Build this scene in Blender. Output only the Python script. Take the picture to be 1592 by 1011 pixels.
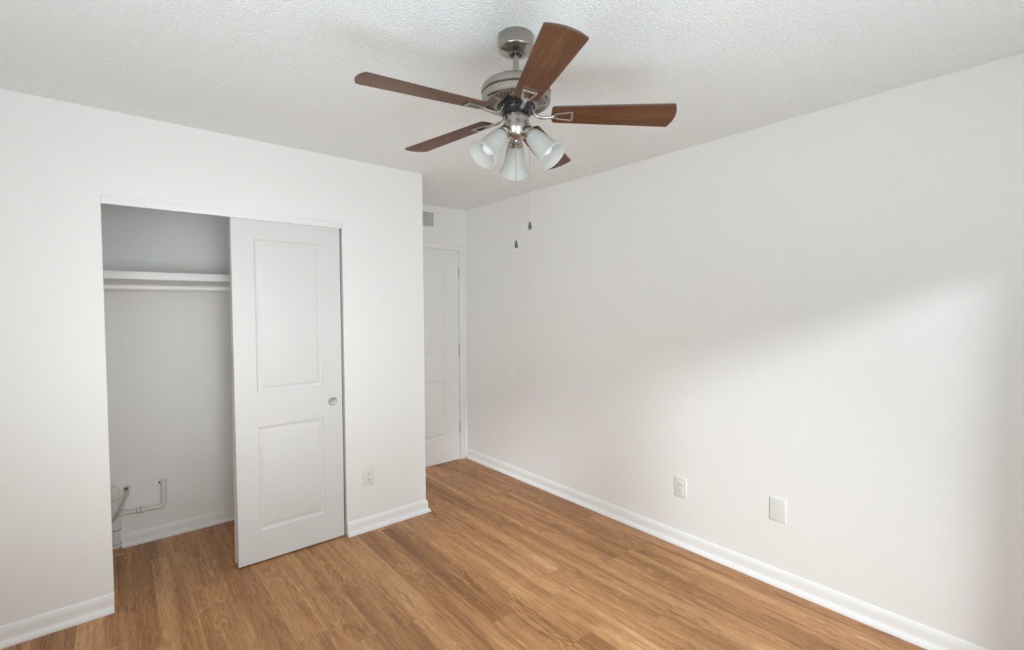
import bpy, bmesh, math, random
from mathutils import Vector, Matrix
random.seed(3)
PI = math.pi
for o in list(bpy.data.objects):
    bpy.data.objects.remove(o)
S = bpy.context.scene
C = S.collection

# ---------------------------------------------------------------- camera
FPX = 735.97
cd = bpy.data.cameras.new('camera'); cam = bpy.data.objects.new('camera', cd); C.objects.link(cam)
cd.sensor_fit = 'HORIZONTAL'; cd.sensor_width = 36.0; cd.lens = FPX / 1592 * 36.0
cd.clip_start = 0.02; cd.clip_end = 200
yaw, pitch, roll = 0.7011, -0.0345, -0.0048
f = Vector((math.sin(yaw)*math.cos(pitch), math.cos(yaw)*math.cos(pitch), math.sin(pitch)))
r = Vector((math.cos(yaw), -math.sin(yaw), 0)); u = r.cross(f)
r2 = math.cos(roll)*r + math.sin(roll)*u; u2 = -math.sin(roll)*r + math.cos(roll)*u
M = Matrix((r2, u2, -f)).transposed().to_4x4(); M.translation = Vector((-2.6712, -3.8647, 1.4776))
cam.matrix_world = M
S.camera = cam

# ---------------------------------------------------------------- light
S.view_settings.view_transform = 'Standard'; S.view_settings.look = 'None'
S.view_settings.gamma = 1.0; S.view_settings.use_curve_mapping = False
S.view_settings.exposure = -0.03
S.cycles.max_bounces = 24; S.cycles.diffuse_bounces = 20; S.cycles.glossy_bounces = 6; S.cycles.transparent_max_bounces = 12
W = bpy.data.worlds.new('sky'); S.world = W; W.use_nodes = True
bg = W.node_tree.nodes['Background']; bg.inputs[0].default_value = (0.75, 0.87, 1.0, 1); bg.inputs[1].default_value = 0.2

SUN_DIR = Vector((0.60, 1.0, -0.42)).normalized()
sl = bpy.data.lights.new('sun', 'SUN'); sl.energy = 1.95; sl.angle = math.radians(10.5); sl.color = (0.90, 0.965, 1.0)
so = bpy.data.objects.new('sun', sl); C.objects.link(so); so.location = (-4, -10, 6)
so.rotation_euler = SUN_DIR.to_track_quat('-Z', 'Y').to_euler()

def area(name, loc, direction, sx, sy, power, color=(1, 1, 1), spread=180):
    l = bpy.data.lights.new(name, 'AREA'); l.shape = 'RECTANGLE'; l.size = sx; l.size_y = sy
    l.energy = power; l.color = color; l.spread = math.radians(spread)
    o = bpy.data.objects.new(name, l); C.objects.link(o); o.location = loc
    o.rotation_euler = Vector(direction).to_track_quat('-Z', 'Z').to_euler()
    return o
# daylight at the two rear windows, mixed with added fill lamps
DAY = (0.805, 0.945, 1.0)
area('window_daylight', (-2.15, -4.03, 1.00), (0, 0.8, 1), 1.0, 0.8, 11.0, DAY, spread=130)
area('window_daylight_left', (-2.38, -4.035, 1.35), (0.035, 1, -0.055), 0.5, 1.1, 1.8, (0.97, 0.975, 0.95), spread=42)  # narrow fill lamp added to brighten the closet interior
area('window_sky', (-0.85, -4.03, 1.00), (-0.10, 1, -0.75), 0.9, 1.4, 7.2, DAY, spread=110)
area('window_daylight_far', (-1.90, -4.03, 1.30), (0.38, 1, 0), 0.9, 1.1, 1.15, DAY, spread=50)  # added beam that lifts the dim entry alcove
area('window_ground_bounce', (-0.90, -4.03, 1.20), (0, 0.6, 1), 1.0, 0.6, 1.2, DAY, spread=120)
area('rear_wall_bounce', (-1.75, -4.045, 1.20), (0, 1, 0), 3.0, 2.0, 7.0, DAY)  # broad unseen fill lamp added across the rear wall
area('side_daylight', (-3.48, -3.0, 1.30), (1, 0.6, 0.5), 1.2, 1.2, 19.5, DAY, spread=140)  # added fill lamp; the left wall has no window

# ---------------------------------------------------------------- room dimensions
H = 2.44
XL, YR = -3.5, -4.1          # left wall, rear wall
D = 0.849                    # closet wall face at y = -D
WX = -0.957                  # closet wall ends here, entry alcove beyond
OL, OR, OH = -2.70, -1.538, 2.032   # closet opening
CB = -0.07                   # closet back wall face

# ---------------------------------------------------------------- materials
def mat(name):
    m = bpy.data.materials.new(name); m.use_nodes = True
    return m, m.node_tree, m.node_tree.nodes['Principled BSDF']
def N(nt, typ, **kw):
    n = nt.nodes.new(typ)
    for k, v in kw.items(): setattr(n, k, v)
    return n
def L(nt, a, b): nt.links.new(a, b)
def math_node(nt, op, a, b=None, clamp=False):
    n = N(nt, 'ShaderNodeMath', operation=op, use_clamp=clamp)
    for i, v in enumerate((a, b)):
        if v is None: continue
        if isinstance(v, (int, float)): n.inputs[i].default_value = v
        else: L(nt, v, n.inputs[i])
    return n.outputs[0]
def simple(name, col, rough=0.5, metal=0.0, spec=0.5, bump=None, var=0.0):
    """plain procedural material: slight noise in tone, optional (scale, strength, distance) bump"""
    m, nt, b = mat(name)
    b.inputs['Roughness'].default_value = rough; b.inputs['Metallic'].default_value = metal
    b.inputs['Specular IOR Level'].default_value = spec
    tc = N(nt, 'ShaderNodeTexCoord')
    if var:
        no = N(nt, 'ShaderNodeTexNoise'); no.inputs['Scale'].default_value = 4.0; no.inputs['Detail'].default_value = 4
        L(nt, tc.outputs['Object'], no.inputs['Vector'])
        mx = N(nt, 'ShaderNodeMix', data_type='RGBA')
        mx.inputs[6].default_value = tuple(c*(1-var) for c in col)+(1,); mx.inputs[7].default_value = tuple(min(1, c*(1+var)) for c in col)+(1,)
        L(nt, no.outputs['Fac'], mx.inputs[0]); L(nt, mx.outputs[2], b.inputs['Base Color'])
    else:
        b.inputs['Base Color'].default_value = tuple(col)+(1,)
    if bump:
        no = N(nt, 'ShaderNodeTexNoise'); no.inputs['Scale'].default_value = bump[0]; no.inputs['Detail'].default_value = 3
        L(nt, tc.outputs['Object'], no.inputs['Vector'])
        bp = N(nt, 'ShaderNodeBump'); bp.inputs['Strength'].default_value = bump[1]; bp.inputs['Distance'].default_value = bump[2]
        L(nt, no.outputs['Fac'], bp.inputs['Height']); L(nt, bp.outputs[0], b.inputs['Normal'])
    return m

M_wall = simple('wall_paint', (0.915, 0.915, 0.908), 0.6, spec=0.25, bump=(55, 0.12, 0.004), var=0.008)
M_ceil = simple('ceiling_texture', (0.905, 0.925, 0.932), 0.9, spec=0.1, bump=(120, 0.9, 0.008), var=0.01)
M_trim = simple('trim_paint', (0.91, 0.912, 0.912), 0.38, spec=0.4, var=0.006)
M_door = simple('door_paint', (0.885, 0.885, 0.88), 0.42, spec=0.4, bump=(220, 0.05, 0.002), var=0.006)
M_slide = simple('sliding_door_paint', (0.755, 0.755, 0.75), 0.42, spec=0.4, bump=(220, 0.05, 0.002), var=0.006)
M_plate = simple('plate_plastic', (0.84, 0.84, 0.83), 0.35)
M_slot = simple('dark_slot', (0.05, 0.05, 0.05), 0.6)
M_vent = simple('vent_enamel', (0.84, 0.84, 0.82), 0.45)
M_ventback = simple('vent_duct', (0.55, 0.55, 0.54), 0.8)
M_pvc = simple('pvc_plastic', (0.78, 0.78, 0.75), 0.45, var=0.06)
M_hose = simple('braided_hose', (0.52, 0.48, 0.43), 0.5, var=0.35, bump=(300, 0.3, 0.002))
M_grime = simple('grime', (0.16, 0.13, 0.10), 0.8, var=0.3)
M_copper = simple('rusty_brass', (0.42, 0.24, 0.10), 0.5, var=0.4, bump=(80, 0.5, 0.004))
M_hinge = simple('satin_steel', (0.42, 0.41, 0.39), 0.4, metal=0.9)
M_black = simple('black_enamel', (0.012, 0.012, 0.014), 0.25)
M_fob = simple('dark_bronze', (0.10, 0.095, 0.09), 0.3, metal=0.6)
M_chain = simple('chain_metal', (0.50, 0.49, 0.46), 0.4, metal=0.8)
M_glasswin = None

def brushed(name, col, rough):
    m, nt, b = mat(name)
    b.inputs['Metallic'].default_value = 1.0; b.inputs['Roughness'].default_value = rough
    b.inputs['Anisotropic'].default_value = 0.4
    tc = N(nt, 'ShaderNodeTexCoord'); mp = N(nt, 'ShaderNodeMapping'); mp.inputs['Scale'].default_value = (20, 20, 900)
    no = N(nt, 'ShaderNodeTexNoise'); no.inputs['Scale'].default_value = 1.0; no.inputs['Detail'].default_value = 2
    L(nt, tc.outputs['Object'], mp.inputs[0]); L(nt, mp.outputs[0], no.inputs['Vector'])
    mx = N(nt, 'ShaderNodeMix', data_type='RGBA')
    mx.inputs[6].default_value = tuple(c*0.9 for c in col)+(1,); mx.inputs[7].default_value = tuple(c*1.1 for c in col)+(1,)
    L(nt, no.outputs['Fac'], mx.inputs[0]); L(nt, mx.outputs[2], b.inputs['Base Color'])
    return m
M_nickel = brushed('brushed_nickel', (0.385, 0.358, 0.322), 0.24)
M_chrome = brushed('polished_nickel', (0.44, 0.415, 0.38), 0.28)
M_bracket = brushed('satin_nickel_bracket', (0.54, 0.51, 0.475), 0.3)

def frosted():
    m, nt, b = mat('frosted_glass')
    b.inputs['Base Color'].default_value = (0.80, 0.80, 0.785, 1); b.inputs['Roughness'].default_value = 0.35
    tr = N(nt, 'ShaderNodeBsdfTranslucent'); tr.inputs[0].default_value = (0.80, 0.80, 0.785, 1)
    tp = N(nt, 'ShaderNodeBsdfTransparent'); tp.inputs[0].default_value = (0.94, 0.94, 0.93, 1)
    m1 = N(nt, 'ShaderNodeMixShader'); m1.inputs[0].default_value = 0.50
    m2 = N(nt, 'ShaderNodeMixShader'); m2.inputs[0].default_value = 0.16
    out = nt.nodes['Material Output']
    L(nt, b.outputs[0], m1.inputs[1]); L(nt, tr.outputs[0], m1.inputs[2])
    L(nt, m1.outputs[0], m2.inputs[1]); L(nt, tp.outputs[0], m2.inputs[2]); L(nt, m2.outputs[0], out.inputs[0])
    return m
M_frost = frosted()
M_bulb = simple('bulb_white', (0.92, 0.92, 0.92), 0.25)

def window_glass():
    m, nt, b = mat('window_glass')
    tp = N(nt, 'ShaderNodeBsdfTransparent'); gl = N(nt, 'ShaderNodeBsdfGlossy'); gl.inputs['Roughness'].default_value = 0.02
    mx = N(nt, 'ShaderNodeMixShader'); mx.inputs[0].default_value = 0.06
    L(nt, tp.outputs[0], mx.inputs[1]); L(nt, gl.outputs[0], mx.inputs[2]); L(nt, mx.outputs[0], nt.nodes['Material Output'].inputs[0])
    return m
M_glasswin = window_glass()

def ramp(nt, fac, stops):
    n = N(nt, 'ShaderNodeValToRGB'); e = n.color_ramp.elements
    while len(e) < len(stops): e.new(0.5)
    for i, (p, c) in enumerate(stops):
        e[i].position = p; e[i].color = (c, c, c, 1) if isinstance(c, (int, float)) else tuple(c)+(1,)
    L(nt, fac, n.inputs[0]); return n.outputs[0]

def floor_material():
    m, nt, b = mat('oak_vinyl_planks')
    tc = N(nt, 'ShaderNodeTexCoord'); sp = N(nt, 'ShaderNodeSeparateXYZ'); L(nt, tc.outputs['Object'], sp.inputs[0])
    x = math_node(nt, 'ADD', sp.outputs[0], 20.0 - 0.064); y = sp.outputs[1]
    PW, PL = 0.15, 1.22
    xs = math_node(nt, 'DIVIDE', x, PW); row = math_node(nt, 'FLOOR', xs); fx = math_node(nt, 'FRACT', xs)
    w1 = N(nt, 'ShaderNodeTexWhiteNoise', noise_dimensions='1D'); L(nt, row, w1.inputs['W'])
    ys = math_node(nt, 'ADD', math_node(nt, 'DIVIDE', y, PL), math_node(nt, 'MULTIPLY', w1.outputs['Value'], 7.0))
    ys = math_node(nt, 'ADD', ys, 30.0)
    idn = math_node(nt, 'FLOOR', ys); fy = math_node(nt, 'FRACT', ys)
    cv = N(nt, 'ShaderNodeCombineXYZ'); L(nt, row, cv.inputs[0]); L(nt, idn, cv.inputs[1])
    w2 = N(nt, 'ShaderNodeTexWhiteNoise', noise_dimensions='3D'); L(nt, cv.outputs[0], w2.inputs['Vector'])
    rnd = w2.outputs['Value']
    off = math_node(nt, 'MULTIPLY', rnd, 37.0)
    def coords(sx, sy):
        c = N(nt, 'ShaderNodeCombineXYZ')
        L(nt, math_node(nt, 'MULTIPLY', x, sx), c.inputs[0]); L(nt, math_node(nt, 'MULTIPLY', y, sy), c.inputs[1]); L(nt, off, c.inputs[2])
        return c.outputs[0]
    def noise(vec, detail, rough=0.5, dist=0.0):
        n = N(nt, 'ShaderNodeTexNoise'); n.inputs['Scale'].default_value = 1.0; n.inputs['Detail'].default_value = detail
        n.inputs['Roughness'].default_value = rough; n.inputs['Distortion'].default_value = dist
        L(nt, vec, n.inputs['Vector']); return n.outputs['Fac']
    tone = noise(coords(9, 0.55), 4, 0.58, 0.5)          # broad bands along the plank
    cath = noise(coords(9, 1.6), 2, 0.5, 0.6)            # cathedral figure
    rings = math_node(nt, 'SINE', math_node(nt, 'MULTIPLY', cath, 95.0))
    rings = math_node(nt, 'POWER', math_node(nt, 'MAXIMUM', rings, 0.0), 3.0)
    rings = math_node(nt, 'MULTIPLY', rings, ramp(nt, noise(coords(7, 2.1), 2), [(0.47, 0.0), (0.62, 1.0)]))
    fine = noise(coords(230, 11), 4, 0.65)
    streak = noise(coords(48, 0.6), 3, 0.6, 0.3)
    blot = ramp(nt, noise(coords(15, 3.6), 3, 0.6, 0.9), [(0.58, 0.0), (0.74, 1.0)])
    v = math_node(nt, 'MULTIPLY', math_node(nt, 'SUBTRACT', tone, 0.5), 1.35)
    v = math_node(nt, 'ADD', v, math_node(nt, 'MULTIPLY', math_node(nt, 'SUBTRACT', rnd, 0.5), 0.20))
    v = math_node(nt, 'ADD', v, math_node(nt, 'MULTIPLY', rings, 0.24))
    v = math_node(nt, 'ADD', v, math_node(nt, 'MULTIPLY', math_node(nt, 'SUBTRACT', fine, 0.5), 1.05))
    v = math_node(nt, 'ADD', v, math_node(nt, 'MULTIPLY', math_node(nt, 'SUBTRACT', streak, 0.5), 0.50))
    v = math_node(nt, 'SUBTRACT', v, math_node(nt, 'MULTIPLY', blot, 0.26))
    v = math_node(nt, 'ADD', v, 0.49)
    col = ramp(nt, v, [(0.05, (0.205, 0.080, 0.024)), (0.38, (0.375, 0.172, 0.064)), (0.60, (0.520, 0.262, 0.107)), (0.95, (0.71, 0.408, 0.195))])
    # hairline joints
    ex = math_node(nt, 'MINIMUM', fx, math_node(nt, 'SUBTRACT', 1.0, fx)); ey = math_node(nt, 'MINIMUM', fy, math_node(nt, 'SUBTRACT', 1.0, fy))
    jx = math_node(nt, 'LESS_THAN', ex, 0.006); jy = math_node(nt, 'LESS_THAN', ey, 0.0009)
    j = math_node(nt, 'MAXIMUM', jx, jy)
    mx = N(nt, 'ShaderNodeMix', data_type='RGBA', blend_type='MULTIPLY'); L(nt, math_node(nt, 'MULTIPLY', j, 0.30), mx.inputs[0])
    L(nt, col, mx.inputs[6]); mx.inputs[7].default_value = (0.3, 0.25, 0.2, 1)
    L(nt, mx.outputs[2], b.inputs['Base Color'])
    b.inputs['Roughness'].default_value = 0.42; b.inputs['Specular IOR Level'].default_value = 0.45
    bp = N(nt, 'ShaderNodeBump'); bp.inputs['Strength'].default_value = 0.12; bp.inputs['Distance'].default_value = 0.002
    L(nt, fine, bp.inputs['Height']); L(nt, bp.outputs[0], b.inputs['Normal'])
    return m
M_floor = floor_material()

def blade_wood():
    m, nt, b = mat('walnut_veneer')
    tc = N(nt, 'ShaderNodeTexCoord')
    def noise(scale, detail, dist=0.0):
        mp = N(nt, 'ShaderNodeMapping'); mp.inputs['Scale'].default_value = scale; L(nt, tc.outputs['Object'], mp.inputs[0])
        n = N(nt, 'ShaderNodeTexNoise'); n.inputs['Scale'].default_value = 1; n.inputs['Detail'].default_value = detail; n.inputs['Distortion'].default_value = dist
        L(nt, mp.outputs[0], n.inputs['Vector']); return n.outputs['Fac']
    a = noise((3, 45, 3), 4, 0.5); c = noise((9, 240, 9), 3); d = noise((4, 14, 4), 2, 0.8)
    v = math_node(nt, 'ADD', math_node(nt, 'MULTIPLY', a, 0.5), math_node(nt, 'MULTIPLY', c, 0.25))
    v = math_node(nt, 'ADD', v, math_node(nt, 'MULTIPLY', d, 0.25))
    col = ramp(nt, v, [(0.32, (0.066, 0.024, 0.0085)), (0.5, (0.116, 0.044, 0.0162)), (0.68, (0.172, 0.072, 0.028))])
    L(nt, col, b.inputs['Base Color']); b.inputs['Roughness'].default_value = 0.42; b.inputs['Specular IOR Level'].default_value = 0.3
    return m
M_blade = blade_wood()
M_bladeedge = simple('blade_edge', (0.10, 0.05, 0.03), 0.4)

# ---------------------------------------------------------------- helpers
def box(bm, lo, hi, bev=0.0):
    x0, y0, z0 = lo; x1, y1, z1 = hi
    vs = [bm.verts.new(p) for p in ((x0,y0,z0),(x1,y0,z0),(x1,y1,z0),(x0,y1,z0),(x0,y0,z1),(x1,y0,z1),(x1,y1,z1),(x0,y1,z1))]
    fs = [bm.faces.new([vs[i] for i in q]) for q in ((0,3,2,1),(4,5,6,7),(0,1,5,4),(1,2,6,5),(2,3,7,6),(3,0,4,7))]
    if bev:
        es = list({e for fc in fs for e in fc.edges})
        bmesh.ops.bevel(bm, geom=es, offset=bev, segments=2, affect='EDGES', profile=0.5)
    return bm
def lathe(bm, prof, n=48, mtx=None, caps=True):
    """prof: list of (r, z) revolved about z"""
    rings = []
    for rr, z in prof:
        if rr < 1e-6: rings.append([bm.verts.new((0, 0, z))])
        else: rings.append([bm.verts.new((rr*math.cos(2*PI*i/n), rr*math.sin(2*PI*i/n), z)) for i in range(n)])
    for a, b in zip(rings, rings[1:]):
        for i in range(n):
            j = (i+1) % n
            if len(a) == 1 and len(b) == 1: continue
            if len(a) == 1: bm.faces.new((a[0], b[j], b[i]))
            elif len(b) == 1: bm.faces.new((a[i], a[j], b[0]))
            else: bm.faces.new((a[i], a[j], b[j], b[i]))
    if caps:
        for k in (0, -1):
            if len(rings[k]) > 1: bm.faces.new(rings[k])
    if mtx is not None:
        vs = [v for rg in rings for v in rg]
        bmesh.ops.transform(bm, matrix=mtx, verts=vs)
    return bm
def tube(bm, pts, rad, n=14, squash=1.0, caps=True):
    pts = [Vector(p) for p in pts]
    rads = rad if isinstance(rad, (list, tuple)) else [rad]*len(pts)
    rings = []; side = None
    for i, p in enumerate(pts):
        t = (pts[min(i+1, len(pts)-1)] - pts[max(i-1, 0)]).normalized()
        if side is None:
            ref = Vector((0, 0, 1)) if abs(t.z) < 0.9 else Vector((1, 0, 0))
            side = ref.cross(t).normalized()
        side = (side - t*side.dot(t)).normalized(); up = t.cross(side)
        rings.append([bm.verts.new(p + rads[i]*(math.cos(2*PI*k/n)*side + squash*math.sin(2*PI*k/n)*up)) for k in range(n)])
    for a, b in zip(rings, rings[1:]):
        for k in range(n):
            j = (k+1) % n; bm.faces.new((a[k], a[j], b[j], b[k]))
    if caps: bm.faces.new(rings[0]); bm.faces.new(rings[-1])
    return bm
def smooth_path(pts, n=8):
    """Catmull-Rom through pts"""
    P = [Vector(p) for p in pts]; P = [2*P[0]-P[1]] + P + [2*P[-1]-P[-2]]; out = []
    for i in range(1, len(P)-2):
        for k in range(n):
            t = k/n; a, b, c, d = P[i-1], P[i], P[i+1], P[i+2]
            out.append(0.5*((2*b) + (c-a)*t + (2*a-5*b+4*c-d)*t*t + (3*b-a-3*c+d)*t**3))
    out.append(P[-2]); return out
def extrude_profile(bm, prof, a, b, out_dir, ma=0.0, mb=0.0):
    """baseboard: prof (thickness, height) swept from a to b on the floor, thickness along out_dir; ma/mb mitre the ends"""
    a = Vector(a); b = Vector(b); d = (b-a).normalized(); o = Vector(out_dir)
    A = [bm.verts.new(a + o*t + Vector((0, 0, z)) - d*ma*t) for t, z in prof]
    B = [bm.verts.new(b + o*t + Vector((0, 0, z)) + d*mb*t) for t, z in prof]
    n = len(prof)
    for i in range(n):
        j = (i+1) % n; bm.faces.new((A[i], A[j], B[j], B[i]))
    bm.faces.new(A); bm.faces.new(B)
    return bm

ROOTLOC = {}
def link_mesh(name, bm, material, parent=None, world=True, angle=35):
    bmesh.ops.recalc_face_normals(bm, faces=bm.faces)
    me = bpy.data.meshes.new(name)
    if parent is not None and world:
        bmesh.ops.translate(bm, verts=bm.verts, vec=-ROOTLOC[parent.name])
    for fc in bm.faces: fc.smooth = True
    bm.to_mesh(me); bm.free()
    me.set_sharp_from_angle(angle=math.radians(angle))
    mats = material if isinstance(material, (list, tuple)) else [material]
    for m in mats: me.materials.append(m)
    o = bpy.data.objects.new(name, me); C.objects.link(o)
    if parent is not None:
        o.parent = parent; ROOTLOC[o.name] = ROOTLOC[parent.name]
    return o
def thing(name, label, cat, loc, group=None):
    o = bpy.data.objects.new(name, None); C.objects.link(o); o.empty_display_size = 0.05
    o.location = loc; o['label'] = label; o['category'] = cat
    if group: o['group'] = group
    ROOTLOC[o.name] = Vector(loc); return o
def tag(o, label, cat, group=None):
    o['label'] = label; o['category'] = cat
    if group: o['group'] = group
    return o
def struct(name, bm, material, label, cat, angle=35):
    o = link_mesh(name, bm, material, angle=angle); o['kind'] = 'structure'; o['label'] = label; o['category'] = cat
    ROOTLOC[o.name] = Vector((0, 0, 0)); return o
NB = bmesh.new

# ---------------------------------------------------------------- room shell
T = 0.12
struct('floor', box(NB(), (XL-T, YR-T, -0.06), (T, T, 0)), M_floor, 'warm tan oak-look plank floor across the room and into the closet', 'floor')
struct('ceiling', box(NB(), (XL-T, YR-T, H), (T, T, H+0.08)), M_ceil, 'white finely textured ceiling', 'ceiling')
struct('wall_right', box(NB(), (0, YR-T, 0), (T, T, H)), M_wall, 'long white wall on the right with soft daylight patch', 'wall')
struct('wall_far', box(NB(), (WX-0.11, 0, 0), (0, T, H)), M_wall, 'narrow white wall around the entry door in the alcove', 'wall')
struct('wall_left', box(NB(), (XL-T, YR-T, 0), (XL, T, H)), M_wall, 'white wall on the left, outside the frame', 'wall')
# closet wall with its opening (one mesh of four slabs)
b = NB(); y0, y1 = -D, -D+0.115
box(b, (XL, y0, 0), (OL, y1, H)); box(b, (OR, y0, 0), (WX, y1, H)); box(b, (OL, y0, OH), (OR, y1, H))
struct('wall_front', b, M_wall, 'white wall facing the camera around the closet opening', 'wall')
struct('wall_alcove', box(NB(), (WX-0.11, -D+0.115, 0), (WX, 0, H)), M_wall, 'white side wall between the closet and the entry alcove', 'wall')
struct('wall_closet', box(NB(), (XL, CB, 0), (WX-0.11, T, H)), M_wall, 'white back wall inside the closet', 'wall')
# rear wall behind the camera with two windows
WIN = [(-1.33, -0.285), (-2.70, -1.62)]; WZ0, WZ1 = 0.08, 1.86
b = NB(); yy0, yy1 = YR-T, YR
box(b, (XL, yy0, 0), (0, yy1, WZ0)); box(b, (XL, yy0, WZ1), (0, yy1, H))
xs = [XL, WIN[1][0], WIN[1][1], WIN[0][0], WIN[0][1], 0]
for i in (0, 2, 4): box(b, (xs[i], yy0, WZ0), (xs[i+1], yy1, WZ1))
struct('wall_rear', b, M_wall, 'white wall behind the camera with two windows', 'wall')
for k, (xa, xb) in enumerate(WIN):
    b = NB(); fr = 0.035; ya, yb = YR-0.10, YR-0.06
    box(b, (xa, ya, WZ0), (xb, yb, WZ0+fr)); box(b, (xa, ya, WZ1-fr), (xb, yb, WZ1))
    box(b, (xa, ya, WZ0+fr), (xa+fr, yb, WZ1-fr)); box(b, (xb-fr, ya, WZ0+fr), (xb, yb, WZ1-fr))
    w = struct('window_%d' % (k+1), b, M_trim, 'white framed window in the wall behind the camera', 'window')
    b = NB(); box(b, (xa+fr, YR-0.084, WZ0+fr), (xb-fr, YR-0.080, WZ1-fr)); link_mesh('pane', b, M_glasswin, w)

# baseboards ----------------------------------------------------------------
BB = [(0, 0), (0.028, 0), (0.0275, 0.008), (0.024, 0.017), (0.018, 0.023), (0.0135, 0.028), (0.0125, 0.034), (0.0122, 0.060), (0.0112, 0.068),
      (0.0090, 0.076), (0.0062, 0.083), (0.0035, 0.088), (0, 0.090)]
def baseboard(name, segs, label):
    b = NB()
    for s in segs: extrude_profile(b, BB, *s)
    return struct(name, b, M_trim, label, 'baseboard', angle=50)
baseboard('baseboard_right', [((0, YR, 0), (0, -0.03, 0), (-1, 0, 0))], 'white moulded baseboard along the right wall')
baseboard('baseboard_front', [((OR, -D, 0), (WX, -D, 0), (0, -1, 0), 0, 1), ((WX, -D, 0), (WX, -0.03, 0), (1, 0, 0), 1, 0)],
          'short white baseboard under the outlet right of the closet door')
baseboard('baseboard_left', [((XL, -D, 0), (OL, -D, 0), (0, -1, 0))], 'white baseboard left of the closet opening')
BBC = [(t*0.8, z*0.95) for t, z in BB]
b = NB(); extrude_profile(b, BBC, (XL, CB, 0), (-2.3045, CB, 0), (0, -1, 0)); extrude_profile(b, [(t*0.96, z*0.985) for t, z in BBC], (-2.303, CB, 0), (WX-0.11, CB, 0), (0, -1, 0))
struct('baseboard_closet', b, M_trim, 'white jointed baseboard along the closet back wall', 'baseboard', angle=25)

# ---------------------------------------------------------------- panelled doors
def panel_door(bm, x0, x1, z0, z1, yf, thick, panels, flip=1):
    """slab with moulded panels on its -y face; panels are (xa, xb, za, zb) outer rects"""
    xs = sorted({x0, x1} | {p[0] for p in panels} | {p[1] for p in panels})
    zs = sorted({z0, z1} | {p[2] for p in panels} | {p[3] for p in panels})
    grid = {}
    def V(x, z, y): 
        k = (round(x, 5), round(z, 5), round(y, 5))
        if k not in grid: grid[k] = bm.verts.new((x, y, z))
        return grid[k]
    for i in range(len(xs)-1):
        for j in range(len(zs)-1):
            xa, xb, za, zb = xs[i], xs[i+1], zs[j], zs[j+1]
            inp = [p for p in panels if xa >= p[0]-1e-6 and xb <= p[1]+1e-6 and za >= p[2]-1e-6 and zb <= p[3]+1e-6]
            if not inp:
                bm.faces.new((V(xa, za, yf), V(xb, za, yf), V(xb, zb, yf), V(xa, zb, yf)))
    for p in panels:
        steps = [(0, 0), (0.004, 0.0035), (0.010, 0.0075), (0.018, 0.0085), (0.022, 0.0085), (0.030, 0.005), (0.040, 0.0020), (0.044, 0.0012)]
        loops = []
        for ins, dep in steps:
            xa, xb, za, zb = p[0]+ins, p[1]-ins, p[2]+ins, p[3]-ins
            loops.append([V(xa, za, yf+dep), V(xb, za, yf+dep), V(xb, zb, yf+dep), V(xa, zb, yf+dep)])
        for a, c in zip(loops, loops[1:]):
            for k in range(4):
                j = (k+1) % 4; bm.faces.new((a[k], a[j], c[j], c[k]))
        bm.faces.new(loops[-1])
    # sides and back
    yb = yf+thick
    c = [(x0, z0), (x1, z0), (x1, z1), (x0, z1)]
    Bk = [bm.verts.new((x, yb, z)) for x, z in c]; bm.faces.new(Bk[::-1])
    Fr = [bm.verts.new((x, yf, z)) for x, z in c]
    for k in range(4):
        j = (k+1) % 4; bm.faces.new((Fr[k], Bk[k], Bk[j], Fr[j]))
    return bm

# entry door in the alcove (structure) with casing and hinges
DY = 0.016
b = NB()
# the far wall stays solid; the door leaf stands in front of it inside the casing
panel_door(b, -0.905, -0.097, 0.006, 2.034, -0.012, 0.012, [(-0.745, -0.257, 1.005, 1.892), (-0.745, -0.257, 0.243, 0.800)])
door = struct('door_1', b, M_door, 'white two-panel entry door at the end of the alcove', 'door', angle=20)
for zc in (1.826, 1.076, 0.325):
    b = NB(); tube(b, [(-0.0935, -0.0155, zc-0.046), (-0.0935, -0.0155, zc+0.046)], 0.0042, 12)
    for q in (-0.046, 0.046): tube(b, [(-0.0935, -0.0155, zc+q-0.003), (-0.0935, -0.0155, zc+q+0.003)], 0.0052, 12)
    link_mesh('hinge', b, M_hinge, door)['label'] = 'satin steel hinge'
b = NB(); cy0 = -0.024
def casing_board(lo, hi): box(b, lo, hi, 0.003)
casing_board((-0.089, cy0+0.006, 0), (-0.030, 0, 2.105)); casing_board((-0.0495, cy0, 0), (-0.032, cy0+0.008, 2.103))
casing_board((-0.957, cy0+0.006, 2.042), (-0.0893, 0, 2.105)); casing_board((-0.957, cy0, 2.086), (-0.050, cy0+0.008, 2.103))
casing_board((-0.957, cy0+0.006, 0), (-0.913, 0, 2.0415))
struct('trim_1', b, M_trim, 'white casing around the entry door', 'door casing')

# closet header fascia hiding the sliding track
b = NB(); box(b, (OL+0.001, -D-0.004, 1.992), (OR-0.004, -D+0.008, 2.036), 0.0012); box(b, (OL+0.002, -D+0.008, 2.020), (OR-0.002, -D+0.10, 2.0315))
struct('trim_2', b, M_trim, 'white header strip hiding the sliding door track', 'trim')

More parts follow.
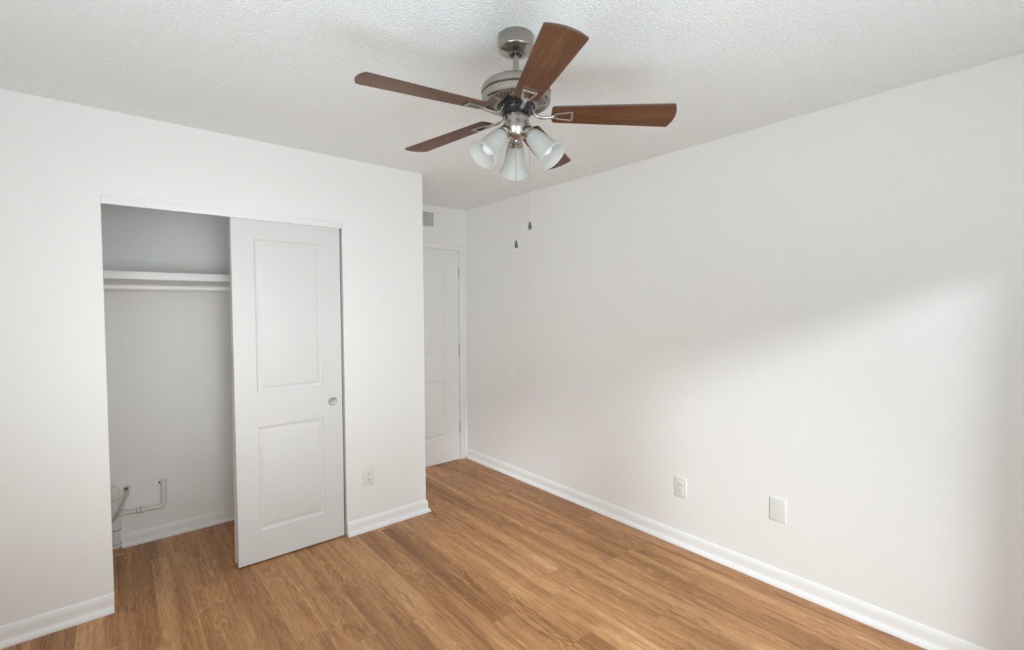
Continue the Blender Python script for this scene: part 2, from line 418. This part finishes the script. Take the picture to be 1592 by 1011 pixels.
# sliding closet doors
PAN = [(-2.045, -1.660, 0.188, 0.797), (-2.045, -1.682, 0.998, 1.883)]
PAN = [(-2.045, -1.668, 0.188, 0.797), (-2.045, -1.668, 0.998, 1.883)]
t = thing('sliding_closet_door', 'white two-panel sliding closet door with round finger pull, covering the right half of the closet', 'door', (-1.856, -D+0.03, 0.01), 'closet sliding doors')
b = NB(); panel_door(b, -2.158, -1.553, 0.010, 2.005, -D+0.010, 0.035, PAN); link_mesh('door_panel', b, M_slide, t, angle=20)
b = NB()
mtx = Matrix.Translation((-1.613, -D+0.010, 0.894)) @ Matrix.Rotation(PI/2, 4, 'X')
lathe(b, [(0.0, 0.0004), (0.020, 0.0006), (0.0225, 0.0014), (0.0240, 0.0026), (0.0265, 0.0024), (0.0280, 0.0010), (0.0285, -0.0005), (0.0280, -0.002)], 40, mtx)
pl = link_mesh('finger_pull', b, simple('satin_nickel', (0.50, 0.50, 0.49), 0.45, metal=0.7), t); pl['label'] = 'round brushed metal finger pull'
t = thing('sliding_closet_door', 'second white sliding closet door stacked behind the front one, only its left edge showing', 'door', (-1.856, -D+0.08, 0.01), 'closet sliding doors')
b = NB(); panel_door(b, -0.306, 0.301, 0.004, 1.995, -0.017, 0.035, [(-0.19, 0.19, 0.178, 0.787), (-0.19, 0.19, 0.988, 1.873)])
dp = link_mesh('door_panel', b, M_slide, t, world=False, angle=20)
t.rotation_euler = (0, math.radians(0.33), 0)

# ---------------------------------------------------------------- closet fittings
SY = -0.42
t = thing('closet_shelf', 'white painted shelf high across the closet', 'shelf', (-2.3, SY/2, 1.655))
b = NB(); box(b, (XL+0.002, SY+0.019, 1.681), (WX-0.112, CB-0.001, 1.700), 0.001); link_mesh('shelf_board', b, M_trim, t)
b = NB(); box(b, (XL+0.002, SY, 1.655), (WX-0.112, SY+0.0185, 1.700), 0.002); link_mesh('front_edge', b, M_trim, t)
b = NB(); box(b, (XL+0.002, CB-0.020, 1.600), (WX-0.112, CB-0.001, 1.6805), 0.001); link_mesh('wall_cleat', b, M_trim, t)
b = NB(); tube(b, [(XL+0.002, -0.36, 1.612), (WX-0.112, -0.36, 1.612)], 0.0162, 24)
tag(link_mesh('closet_rod', b, M_trim), 'white round hanging rod under the closet shelf', 'rod')

# drain plumbing -------------------------------------------------------------
PX, PY = -2.693, -0.125
t = thing('drain_pipe', 'white plastic drain standpipe in the left corner of the closet with a bent branch pipe', 'pipe', (PX, PY, 0))
b = NB(); mt = Matrix.Translation((PX, PY, 0))
lathe(b, [(0.027, 0.028), (0.027, 0.045), (0.0285, 0.046), (0.0285, 0.06), (0.0265, 0.062), (0.0265, 0.30), (0.0265, 0.335)], 32, mt); link_mesh('standpipe', b, M_pvc, t)
for za, zb, rr in ((0.055, 0.068, 0.0300), (0.142, 0.170, 0.0312), (0.262, 0.334, 0.0312)):
    b = NB(); lathe(b, [(rr-0.004, za), (rr, za+0.003), (rr, zb-0.003), (rr-0.004, zb)], 32, mt); link_mesh('collar', b, M_pvc, t)
b = NB(); lathe(b, [(0.0305, 0.333)]+[(0.0325*math.cos(a), 0.338+0.075*math.sin(a)) for a in (0, 0.25, 0.5, 0.75, 1.0, 1.25, 1.45)]+[(0.0, 0.413)], 32, mt)
link_mesh('vent_cap', b, M_pvc, t)
for z in (0.0545, 0.1405, 0.334):
    b = NB(); lathe(b, [(0.0290, z-0.0012), (0.0305 if z < 0.3 else 0.0328, z), (0.0290, z+0.0012)], 32, mt); link_mesh('joint_line', b, M_grime, t)['label'] = 'thin dark joint'
BY = -0.115
b = NB()
path = [(PX+0.02, PY, 0.232), (-2.60, BY, 0.224), (-2.55, BY, 0.222), (-2.475, BY, 0.219)]
arc = [(-2.475+0.028*math.sin(a), BY, 0.247-0.028*math.cos(a)) for a in [k*PI/16 for k in range(1, 9)]]
rise = [(-2.447, BY, 0.30), (-2.447, BY, 0.345)]
arc2 = [(-2.447, BY+0.022*(1-math.cos(a)), 0.350+0.022*math.sin(a)) for a in [k*PI/12 for k in range(1, 7)]]
tube(b, path+arc+rise+arc2+[(-2.447, CB+0.002, 0.372)], 0.0122, 20); link_mesh('branch_pipe', b, M_pvc, t)
for xa, xb, rr in ((-2.661, -2.640, 0.0185), (-2.585, -2.571, 0.0165), (-2.566, -2.545, 0.0185)):
    za = 0.230+(xa+2.66)*-0.07; 
    b = NB(); tube(b, [(xa, BY-0.001, za), (xa+0.002, BY-0.001, za), (xb-0.002, BY-0.001, za-0.001), (xb, BY-0.001, za-0.001)], [rr-0.002, rr, rr, rr-0.002], 24); cpl = link_mesh('coupling', b, M_pvc, t)
    b = NB(); tube(b, [(xa-0.0014, BY-0.001, za), (xa+0.0002, BY-0.001, za)], rr*0.93, 24); link_mesh('joint_line', b, M_grime, cpl)
b = NB(); lathe(b, [(0.012, 0.0), (0.024, 0.0), (0.022, 0.007), (0.0125, 0.012)], 28, Matrix.Translation((-2.447, CB, 0.372)) @ Matrix.Rotation(PI/2, 4, 'X')); link_mesh('wall_flange', b, M_pvc, t)
b = NB(); lathe(b, [(0.0, -0.001), (0.0075, -0.001), (0.0075, 0.0015), (0.0, 0.0015)], 18, Matrix.Translation((-2.4635, CB-0.0075, 0.366)) @ Matrix.Rotation(PI/2, 4, 'X')); link_mesh('wall_hole', b, M_black, t)['label'] = 'small dark hole beside the flange'
b = NB(); lathe(b, [(0.025, 0.0), (0.041, 0.0), (0.040, 0.006), (0.033, 0.012), (0.0285, 0.030), (0.0265, 0.030)], 30, mt)
link_mesh('floor_flange', b, M_copper, t)['label'] = 'corroded brown floor flange'
# short hose
t = thing('water_hose', 'short grimy grey hose slanting from the closet wall behind the standpipe', 'hose', (-2.64, CB, 0.36))
b = NB(); tube(b, smooth_path([(-2.627, CB+0.001, 0.366), (-2.627, -0.10, 0.362), (-2.634, -0.140, 0.340), (-2.662, -0.165, 0.275), (-2.690, -0.170, 0.225), (-2.722, -0.168, 0.190), (-2.76, -0.16, 0.165)], 8), 0.0082, 14); link_mesh('hose_tube', b, M_hose, t)
b = NB(); tube(b, [(-2.627, CB+0.001, 0.367), (-2.627, -0.092, 0.366), (-2.627, -0.106, 0.365)], [0.018, 0.017, 0.0145], 22); link_mesh('hose_fitting', b, M_pvc, t)
b = NB(); tube(b, [(-2.6325, -0.104, 0.372), (-2.6325, -0.1085, 0.372)], 0.0105, 22); link_mesh('fitting_hole', b, M_grime, t)['label'] = 'dark open end'
b = NB(); tube(b, [(-2.6285, -0.128, 0.3475), (-2.632, -0.137, 0.3425), (-2.6365, -0.142, 0.334)], 0.0098, 16); link_mesh('hose_clamp', b, M_hose, t)
# loose chip by the flange
b = NB(); box(b, (-2.697, -0.185, 0.0), (-2.655, -0.169, 0.006), 0.002)
tag(link_mesh('wood_chip', b, simple('raw_wood', (0.72, 0.50, 0.30), 0.7, var=0.2)), 'small pale wood chip on the closet floor beside the pipe', 'debris')

# ---------------------------------------------------------------- wall fittings (built facing -y at the origin, then moved)
def place(t, loc, rz):
    t.location = loc; t.rotation_euler = (0, 0, rz)
def plate_mesh(bm, w, h, th=0.006):
    c = [(w/2, h/2)]
    prof = [(0, 0.0), (0, th*0.45), (0.004, th*0.9), (0.007, th)]
    loops = []
    for ins, dep in prof:
        a, z = w/2-ins, h/2-ins; loops.append([bm.verts.new((sx*a, -dep, sz*z)) for sx, sz in ((-1, -1), (1, -1), (1, 1), (-1, 1))])
    for p, q in zip(loops, loops[1:]):
        for k in range(4):
            j = (k+1) % 4; bm.faces.new((p[k], p[j], q[j], q[k]))
    bm.faces.new(loops[-1]); bm.faces.new(loops[0]); return bm
RX = Matrix.Rotation(PI/2, 4, 'X')
def outlet(label, loc, rz):
    t = thing('wall_outlet', label, 'outlet', (0, 0, 0), 'wall outlets')
    b = NB(); plate_mesh(b, 0.080, 0.126); link_mesh('cover_plate', b, M_plate, t)
    for zc in (0.0195, -0.0195):
        b = NB(); n = 32; lo = []
        for dep, sc in ((0.0055, 1.0), (0.0078, 1.0), (0.0084, 0.95)):
            ring = []
            for k in range(n):
                a = 2*PI*k/n; xx = 0.0172*math.cos(a)*sc; zz = max(-0.0142, min(0.0142, 0.0172*math.sin(a)))*sc
                ring.append(b.verts.new((xx, -dep, zc+zz)))
            lo.append(ring)
        for p, q in zip(lo, lo[1:]):
            for k in range(n): j = (k+1) % n; b.faces.new((p[k], p[j], q[j], q[k]))
        b.faces.new(lo[-1]); rc = link_mesh('receptacle', b, M_plate, t)
        for xx, hh in ((-0.0064, 0.0085), (0.0064, 0.0070)):
            b = NB(); box(b, (xx-0.0012, -0.0088, zc+0.0030-hh/2), (xx+0.0012, -0.0080, zc+0.0030+hh/2)); link_mesh('slot', b, M_slot, rc)
        b = NB(); lathe(b, [(0, 0.0080), (0.0026, 0.0080), (0.0026, 0.0088), (0, 0.0088)], 14, Matrix.Translation((0, 0, zc-0.0078)) @ RX); link_mesh('ground_hole', b, M_slot, rc)
    b = NB(); lathe(b, [(0, 0.0055), (0.0034, 0.0055), (0.0032, 0.0068), (0.002, 0.0074), (0, 0.0075)], 16, RX); link_mesh('screw', b, M_plate, t)
    place(t, loc, rz); return t
outlet('white double outlet on the wall between the closet door and the alcove', (-1.388, -D, 0.362), 0)
outlet('white double outlet on the right wall, left of the blank cover plate', (0, -2.319, 0.365), -PI/2)
t = thing('cover_plate', 'blank white cover plate on the right wall beneath the daylight patch', 'wall plate', (0, 0, 0))
b = NB(); plate_mesh(b, 0.082, 0.126); link_mesh('plate_body', b, M_plate, t)
for zz in (0.042, -0.042):
    b = NB(); lathe(b, [(0, 0.0055), (0.0030, 0.0055), (0.0028, 0.0068), (0, 0.0072)], 16, Matrix.Translation((0, 0, zz)) @ RX); link_mesh('screw', b, M_vent, t)
place(t, (0, -2.880, 0.405), -PI/2)
t = thing('door_bumper', 'small round white door bumper on the right wall at knob height', 'door stop', (0, 0, 0))
b = NB(); lathe(b, [(0, 0.0), (0.036, 0.0), (0.036, 0.002), (0.033, 0.0042), (0.028, 0.0042), (0.025, 0.0028), (0, 0.0028)], 44, RX); link_mesh('bumper_disc', b, M_wall, t)
b = NB(); lathe(b, [(0, 0.0026), (0.006, 0.0026), (0.005, 0.0038), (0, 0.004)], 20, RX); link_mesh('screw', b, M_vent, t)
place(t, (0, -0.702, 0.914), -PI/2)

# air vent above the entry door
t = thing('air_vent', 'white wall vent with upright slats above the entry door', 'vent', (-0.52, 0, 2.31))
VX0, VX1, VZ0, VZ1 = -0.68, -0.362, 2.245, 2.374
b = NB(); fw = 0.036
for lo, hi in (((VX0-fw, -0.006, VZ0-fw), (VX1+fw, 0, VZ0)), ((VX0-fw, -0.006, VZ1), (VX1+fw, 0, VZ1+fw)), ((VX0-fw, -0.006, VZ0), (VX0, 0, VZ1)), ((VX1, -0.006, VZ0), (VX1+fw, 0, VZ1))):
    box(b, lo, hi, 0.002)
link_mesh('vent_frame', b, M_wall, t)
b = NB(); box(b, (VX0, -0.0012, VZ0), (VX1, -0.0002, VZ1)); link_mesh('vent_opening', b, M_ventback, t)
b = NB(); nsl = 32
for k in range(nsl):
    xx = VX0 + (k+0.5)*(VX1-VX0)/nsl
    v = [b.verts.new(p) for p in ((xx-0.0030, -0.0055, VZ0), (xx-0.0020, -0.0055, VZ0), (xx+0.0030, -0.0015, VZ0), (xx+0.0020, -0.0015, VZ0))]
    w = [b.verts.new((q.co.x, q.co.y, VZ1)) for q in v]
    for k2 in range(4):
        j = (k2+1) % 4; b.faces.new((v[k2], v[j], w[j], w[k2]))
    b.faces.new(v); b.faces.new(w)
link_mesh('slats', b, M_vent, t)

# ---------------------------------------------------------------- ceiling fan
FX, FY = -1.553, -2.569
fan = thing('ceiling_fan', 'five-blade ceiling fan with walnut blades, brushed nickel body and three frosted glass lights', 'ceiling fan', (FX, FY, H))
FM = Matrix.Translation((FX, FY, 0))
def fl(name, prof, m, parent=fan, n=64, angle=35):
    b = NB(); lathe(b, prof, n, FM); return link_mesh(name, b, m, parent, angle=angle)
fl('canopy', [(0.0, 2.4395), (0.0635, 2.4395), (0.0640, 2.437), (0.0640, 2.3985), (0.0635, 2.3955), (0.0615, 2.3925), (0.0585, 2.3900), (0.033, 2.3775), (0.029, 2.3762), (0.0225, 2.3765), (0.0215, 2.380), (0.0, 2.380)], M_nickel)
fl('canopy_ring', [(0.0118, 2.3765), (0.0212, 2.3765), (0.0212, 2.3795), (0.0118, 2.3795)], M_black)
fl('downrod', [(0.0114, 2.384), (0.0114, 2.275)], M_nickel, n=32)
hs = fl('motor_housing', [(0.0, 2.2790), (0.030, 2.2785), (0.075, 2.2770), (0.100, 2.2735), (0.113, 2.268), (0.1205, 2.260), (0.1235, 2.252), (0.1240, 2.2385), (0.1215, 2.2365), (0.1205, 2.2345),
   (0.1220, 2.2325), (0.1225, 2.2295), (0.1222, 2.214), (0.1205, 2.2075), (0.1165, 2.2035), (0.1150, 2.2030), (0.0700, 2.1935), (0.068, 2.194), (0.066, 2.197), (0.0, 2.197)], M_nickel, angle=28)
fl('groove', [(0.1205, 2.2378), (0.1226, 2.2372), (0.1214, 2.2350), (0.1224, 2.2330), (0.1205, 2.2322)], simple('groove_shadow_gap', (0.06, 0.05, 0.045), 0.5), hs)
b = NB()
for g in range(8):
    for s in range(5):
        a = 2*PI*(g+0.15)/8 + math.radians(5 + s*7.3)
        ca, sa = math.cos(a), math.sin(a); rad = Vector((ca, sa, 0)); tn = Vector((-sa, ca, 0))
        q = []
        for rr, w in ((0.079, 0.0016), (0.107, 0.0021)):
            z = 2.1935 + (rr-0.070)*0.0095/0.045
            for sg in (-1, 1):
                for dz in (-0.0006, 0.002): q.append(b.verts.new(Vector((FX, FY, z+dz)) + rad*rr + tn*w*sg))
        for idx in ((0, 2, 6, 4), (1, 3, 7, 5), (0, 1, 3, 2), (4, 5, 7, 6), (0, 1, 5, 4), (2, 3, 7, 6)): b.faces.new([q[i] for i in idx])
link_mesh('vent_slots', b, M_black, hs)['label'] = 'dark radial cooling slots'
rot = fl('rotor_hub', [(0.0, 2.1968), (0.0640, 2.1968), (0.0655, 2.1935), (0.0640, 2.187), (0.0560, 2.184), (0.0530, 2.178), (0.0520, 2.166), (0.0, 2.166)], M_black)
for k in range(10):
    a = math.radians(-42.3) + k*PI/5 + 0.2; b = NB()
    lathe(b, [(0, 2.1835), (0.0032, 2.1835), (0.0030, 2.182), (0, 2.181)], 12, Matrix.Translation((FX+0.0605*math.cos(a), FY+0.0605*math.sin(a), 0.0022)))
    link_mesh('screw', b, M_chrome, rot)
sw = fl('switch_housing', [(0.0, 2.168), (0.0445, 2.168), (0.0454, 2.1665), (0.0454, 2.126), (0.0448, 2.1235), (0.0, 2.1235)], M_nickel)
for adeg, z in ((229+8, 2.1345), (229-55, 2.1345), (229+60, 2.1345)):
    a = math.radians(adeg); b = NB()
    lathe(b, [(0, 0.0), (0.0034, 0.0), (0.0034, 0.0025), (0.0022, 0.0042), (0, 0.0046)], 14, Matrix.Translation((FX+0.0448*math.cos(a), FY+0.0448*math.sin(a), z)) @ Matrix.Rotation(a, 4, 'Z') @ Matrix.Rotation(PI/2, 4, 'Y'))
    link_mesh('screw', b, M_chrome, sw)
a = math.radians(229-50); b = NB(); pc = Vector((FX+0.0452*math.cos(a), FY+0.0452*math.sin(a), 2.148))
lathe(b, [(0, 0), (0.004, 0), (0.004, 0.0015), (0, 0.0015)], 14, Matrix.Translation(pc) @ Matrix.Rotation(a, 4, 'Z') @ Matrix.Rotation(PI/2, 4, 'Y') @ Matrix.Scale(2.0, 4, (1, 0, 0)))
link_mesh('reverse_switch', b, M_black, sw)['label'] = 'black reversing switch'
fl('light_fitter', [(0.0, 2.1235), (0.0450, 2.1235), (0.0455, 2.120), (0.0440, 2.113), (0.0400, 2.104), (0.0345, 2.095), (0.0300, 2.088), (0.0240, 2.083), (0.0130, 2.080), (0.0085, 2.078), (0.0080, 2.0755), (0.0060, 2.0715), (0.0, 2.0705)], M_chrome)

# blades, measured one by one: height at the axis, pitch, angle about z, droop
BLADES = [(2.1676, -0.2696, -42.52, 1.68), (2.1737, -0.1922, -117.66, 2.20), (2.1701, -0.1572, -188.33, 1.19),
          (2.1694, -0.1715, -258.58, 1.59), (2.1615, -0.2524, -331.95, 2.32)]
def blade_frame(k):
    z, a, t, dr = BLADES[k]; t = math.radians(t); dr = math.radians(dr)
    flat = Vector((math.cos(t), math.sin(t), 0))
    ux = Vector((math.cos(t)*math.cos(dr), math.sin(t)*math.cos(dr), -math.sin(dr)))
    nn = Vector((-math.sin(t), math.cos(t), 0)); ww = ux.cross(nn)
    uy = nn*math.cos(a) + ww*math.sin(a); uz = ux.cross(uy)
    m = Matrix((ux, uy, uz)).transposed().to_4x4(); m.translation = Vector((0, 0, z - H)); return m, flat, z, math.sin(dr)
def outline():
    pts = []
    hw0, hw1 = 0.0420, 0.0600; xa, xb = 0.1255, 0.5465
    # root end, gently rounded corners
    pts += [(xa+0.010, -hw0), (xa+0.004, -hw0+0.004), (xa+0.0005, -hw0+0.014), (xa-0.001, 0), (xa+0.0005, hw0-0.014), (xa+0.004, hw0-0.004), (xa+0.010, hw0)]
    for i in range(1, 12):
        s = i/12; pts.append((xa+0.010+(xb-xa-0.014)*s, hw0+(hw1-hw0)*s**0.9))
    # bowed tip
    pts += [(xb-0.004, hw1), (xb-0.0005, hw1-0.003)]
    for i in range(1, 12):
        q = 1-2*i/12; pts.append((xb+0.013*(1-q*q), q*(hw1-0.004)))
    pts += [(xb-0.0005, -hw1+0.003), (xb-0.004, -hw1)]
    for i in range(11, 0, -1):
        s = i/12; pts.append((xa+0.010+(xb-xa-0.014)*s, -(hw0+(hw1-hw0)*s**0.9)))
    return pts
OUT = outline()
for k in range(5):
    mtx, ux, zb, sdr = blade_frame(k)
    b = NB(); lays = []
    for ins, z in ((0.0012, 0.0), (0.0, 0.0012), (0.0, 0.0048), (0.0012, 0.0060)):
        lays.append([b.verts.new((x-(ins if x > 0.3 else -ins), y-(ins if y > 0 else -ins), z)) for x, y in OUT])
    n = len(OUT)
    for i, (p, q) in enumerate(zip(lays, lays[1:])):
        for j in range(n):
            fc = b.faces.new((p[j], p[(j+1) % n], q[(j+1) % n], q[j])); fc.material_index = 1
    b.faces.new(lays[0][::-1]); b.faces.new(lays[-1])
    blade = link_mesh('blade', b, [M_blade, M_bladeedge], fan, world=False)
    blade.matrix_local = mtx
    # open frame plate under the blade plus a curved arm to the hub
    b = NB(); zt, zl = -0.0003, -0.0070
    def bar(p, q, w):
        p = Vector((p[0], p[1], 0)); q = Vector((q[0], q[1], 0)); d = (q-p).normalized(); s = Vector((-d.y, d.x, 0))*w/2
        vv = [b.verts.new((c.x, c.y, z)) for z in (zl, zt) for c in (p-s, q-s, q+s, p+s)]
        fs = [b.faces.new([vv[i] for i in ix]) for ix in ((0, 3, 2, 1), (4, 5, 6, 7), (0, 1, 5, 4), (1, 2, 6, 5), (2, 3, 7, 6), (3, 0, 4, 7))]
        bmesh.ops.bevel(b, geom=list({e for fc in fs for e in fc.edges}), offset=0.0012, segments=2, affect='EDGES')
    bar((0.138, -0.0120), (0.198, -0.0215), 0.0078); bar((0.138, 0.0120), (0.198, 0.0215), 0.0078)
    bar((0.197, -0.0255), (0.197, 0.0255), 0.0092); bar((0.140, -0.0155), (0.140, 0.0155), 0.0125); bar((0.126, 0), (0.141, 0), 0.015)
    inv = mtx.inverted()
    arm = []
    zr = zb - 0.13*sdr
    for rr, z in ((0.050, 2.1905), (0.0565, 2.1835), (0.064, 2.1700), (0.075, zr-0.0035), (0.092, zr-0.0085), (0.112, zr-0.0080), (0.134, zr-0.0055)):
        arm.append(inv @ Vector((ux.x*rr, ux.y*rr, z-H)))
    tube(b, smooth_path(arm, 6), 0.0066, 18, 0.85)
    br = link_mesh('blade_bracket', b, M_bracket, fan, world=False)
    br['label'] = 'brushed nickel blade bracket with open frame'
    br.parent = blade

# lamps
LPHI = math.radians(47)
for k, adeg in enumerate((53, 173, 293)):
    a = math.radians(adeg)
    ax = Vector((math.cos(a)*math.cos(LPHI), math.sin(a)*math.cos(LPHI), -math.sin(LPHI)))
    side = Vector((-math.sin(a), math.cos(a), 0)); up = ax.cross(side)
    o = Vector((FX, FY, 2.114)) + Vector((math.cos(a), math.sin(a), 0))*0.034
    mtx = Matrix((side, up, ax)).transposed().to_4x4(); mtx.translation = o
    b = NB(); lathe(b, [(0.0, 0.0), (0.012, 0.0), (0.0125, 0.010), (0.0200, 0.012), (0.0225, 0.016), (0.0225, 0.024), (0.0200, 0.026), (0.0200, 0.029), (0.0235, 0.031), (0.0258, 0.034), (0.0258, 0.041), (0.0235, 0.043), (0.0240, 0.046), (0.0262, 0.049), (0.0255, 0.056), (0.0, 0.056)], 40, mtx)
    hold = link_mesh('lamp_holder', b, M_chrome, fan)
    prof = [(0.0290, 0.044), (0.0300, 0.050), (0.0325, 0.060), (0.0350, 0.075), (0.0370, 0.092), (0.0392, 0.108), (0.0430, 0.124), (0.0490, 0.138), (0.0545, 0.148), (0.0565, 0.1545)]
    inner = [(rr-0.0026, z) for rr, z in prof]
    b = NB(); lathe(b, prof + [(0.0555, 0.1562), (0.0542, 0.1556)] + inner[::-1][1:] + [(0.0240, 0.0465), (0.0240, 0.044), (0.0290, 0.044)], 56, mtx, caps=False)
    sh = link_mesh('lamp_shade', b, M_frost, fan, angle=60); sh['label'] = 'frosted white bell glass shade'
    b = NB(); lathe(b, [(0.0125, 0.056), (0.0130, 0.066), (0.0150, 0.074), (0.0205, 0.086), (0.0240, 0.098), (0.0250, 0.108), (0.0235, 0.119), (0.0185, 0.128), (0.0110, 0.1325), (0.0, 0.134)], 40, mtx)
    link_mesh('light_bulb', b, M_bulb, sh, angle=60)['label'] = 'unlit white bulb'

# pull chains
def chain(x, y, ztop, zfob):
    b = NB(); z = ztop
    tube(b, [(x, y, ztop), (x, y, zfob+0.012)], 0.0012, 8)
    n = int((ztop-zfob)/0.0075)
    for i in range(n):
        zc = ztop - i*0.0075
        lathe(b, [(0, zc-0.0018), (0.0016, zc-0.001), (0.0019, zc), (0.0016, zc+0.001), (0, zc+0.0018)], 6, Matrix.Translation((x, y, 0)))
    c = link_mesh('pull_chain', b, M_chain, fan)
    b = NB(); lathe(b, [(0.0, zfob+0.0145), (0.0022, zfob+0.0140), (0.0032, zfob+0.010), (0.0050, zfob), (0.0064, zfob-0.006), (0.0060, zfob-0.0105), (0.0040, zfob-0.0135), (0.0, zfob-0.0145)], 24, Matrix.Translation((x, y, 0)))
    link_mesh('pull_fob', b, M_fob, c)['label'] = 'small dark teardrop fob'
rv = Vector((math.cos(yaw), -math.sin(yaw), 0))
chain(FX - 0.002*rv.x, FY - 0.002*rv.y, 2.073, 1.7095)
q = Vector((FX, FY, 0)) + rv*0.0472; 
chain(q.x, q.y, 2.140, 1.7755)
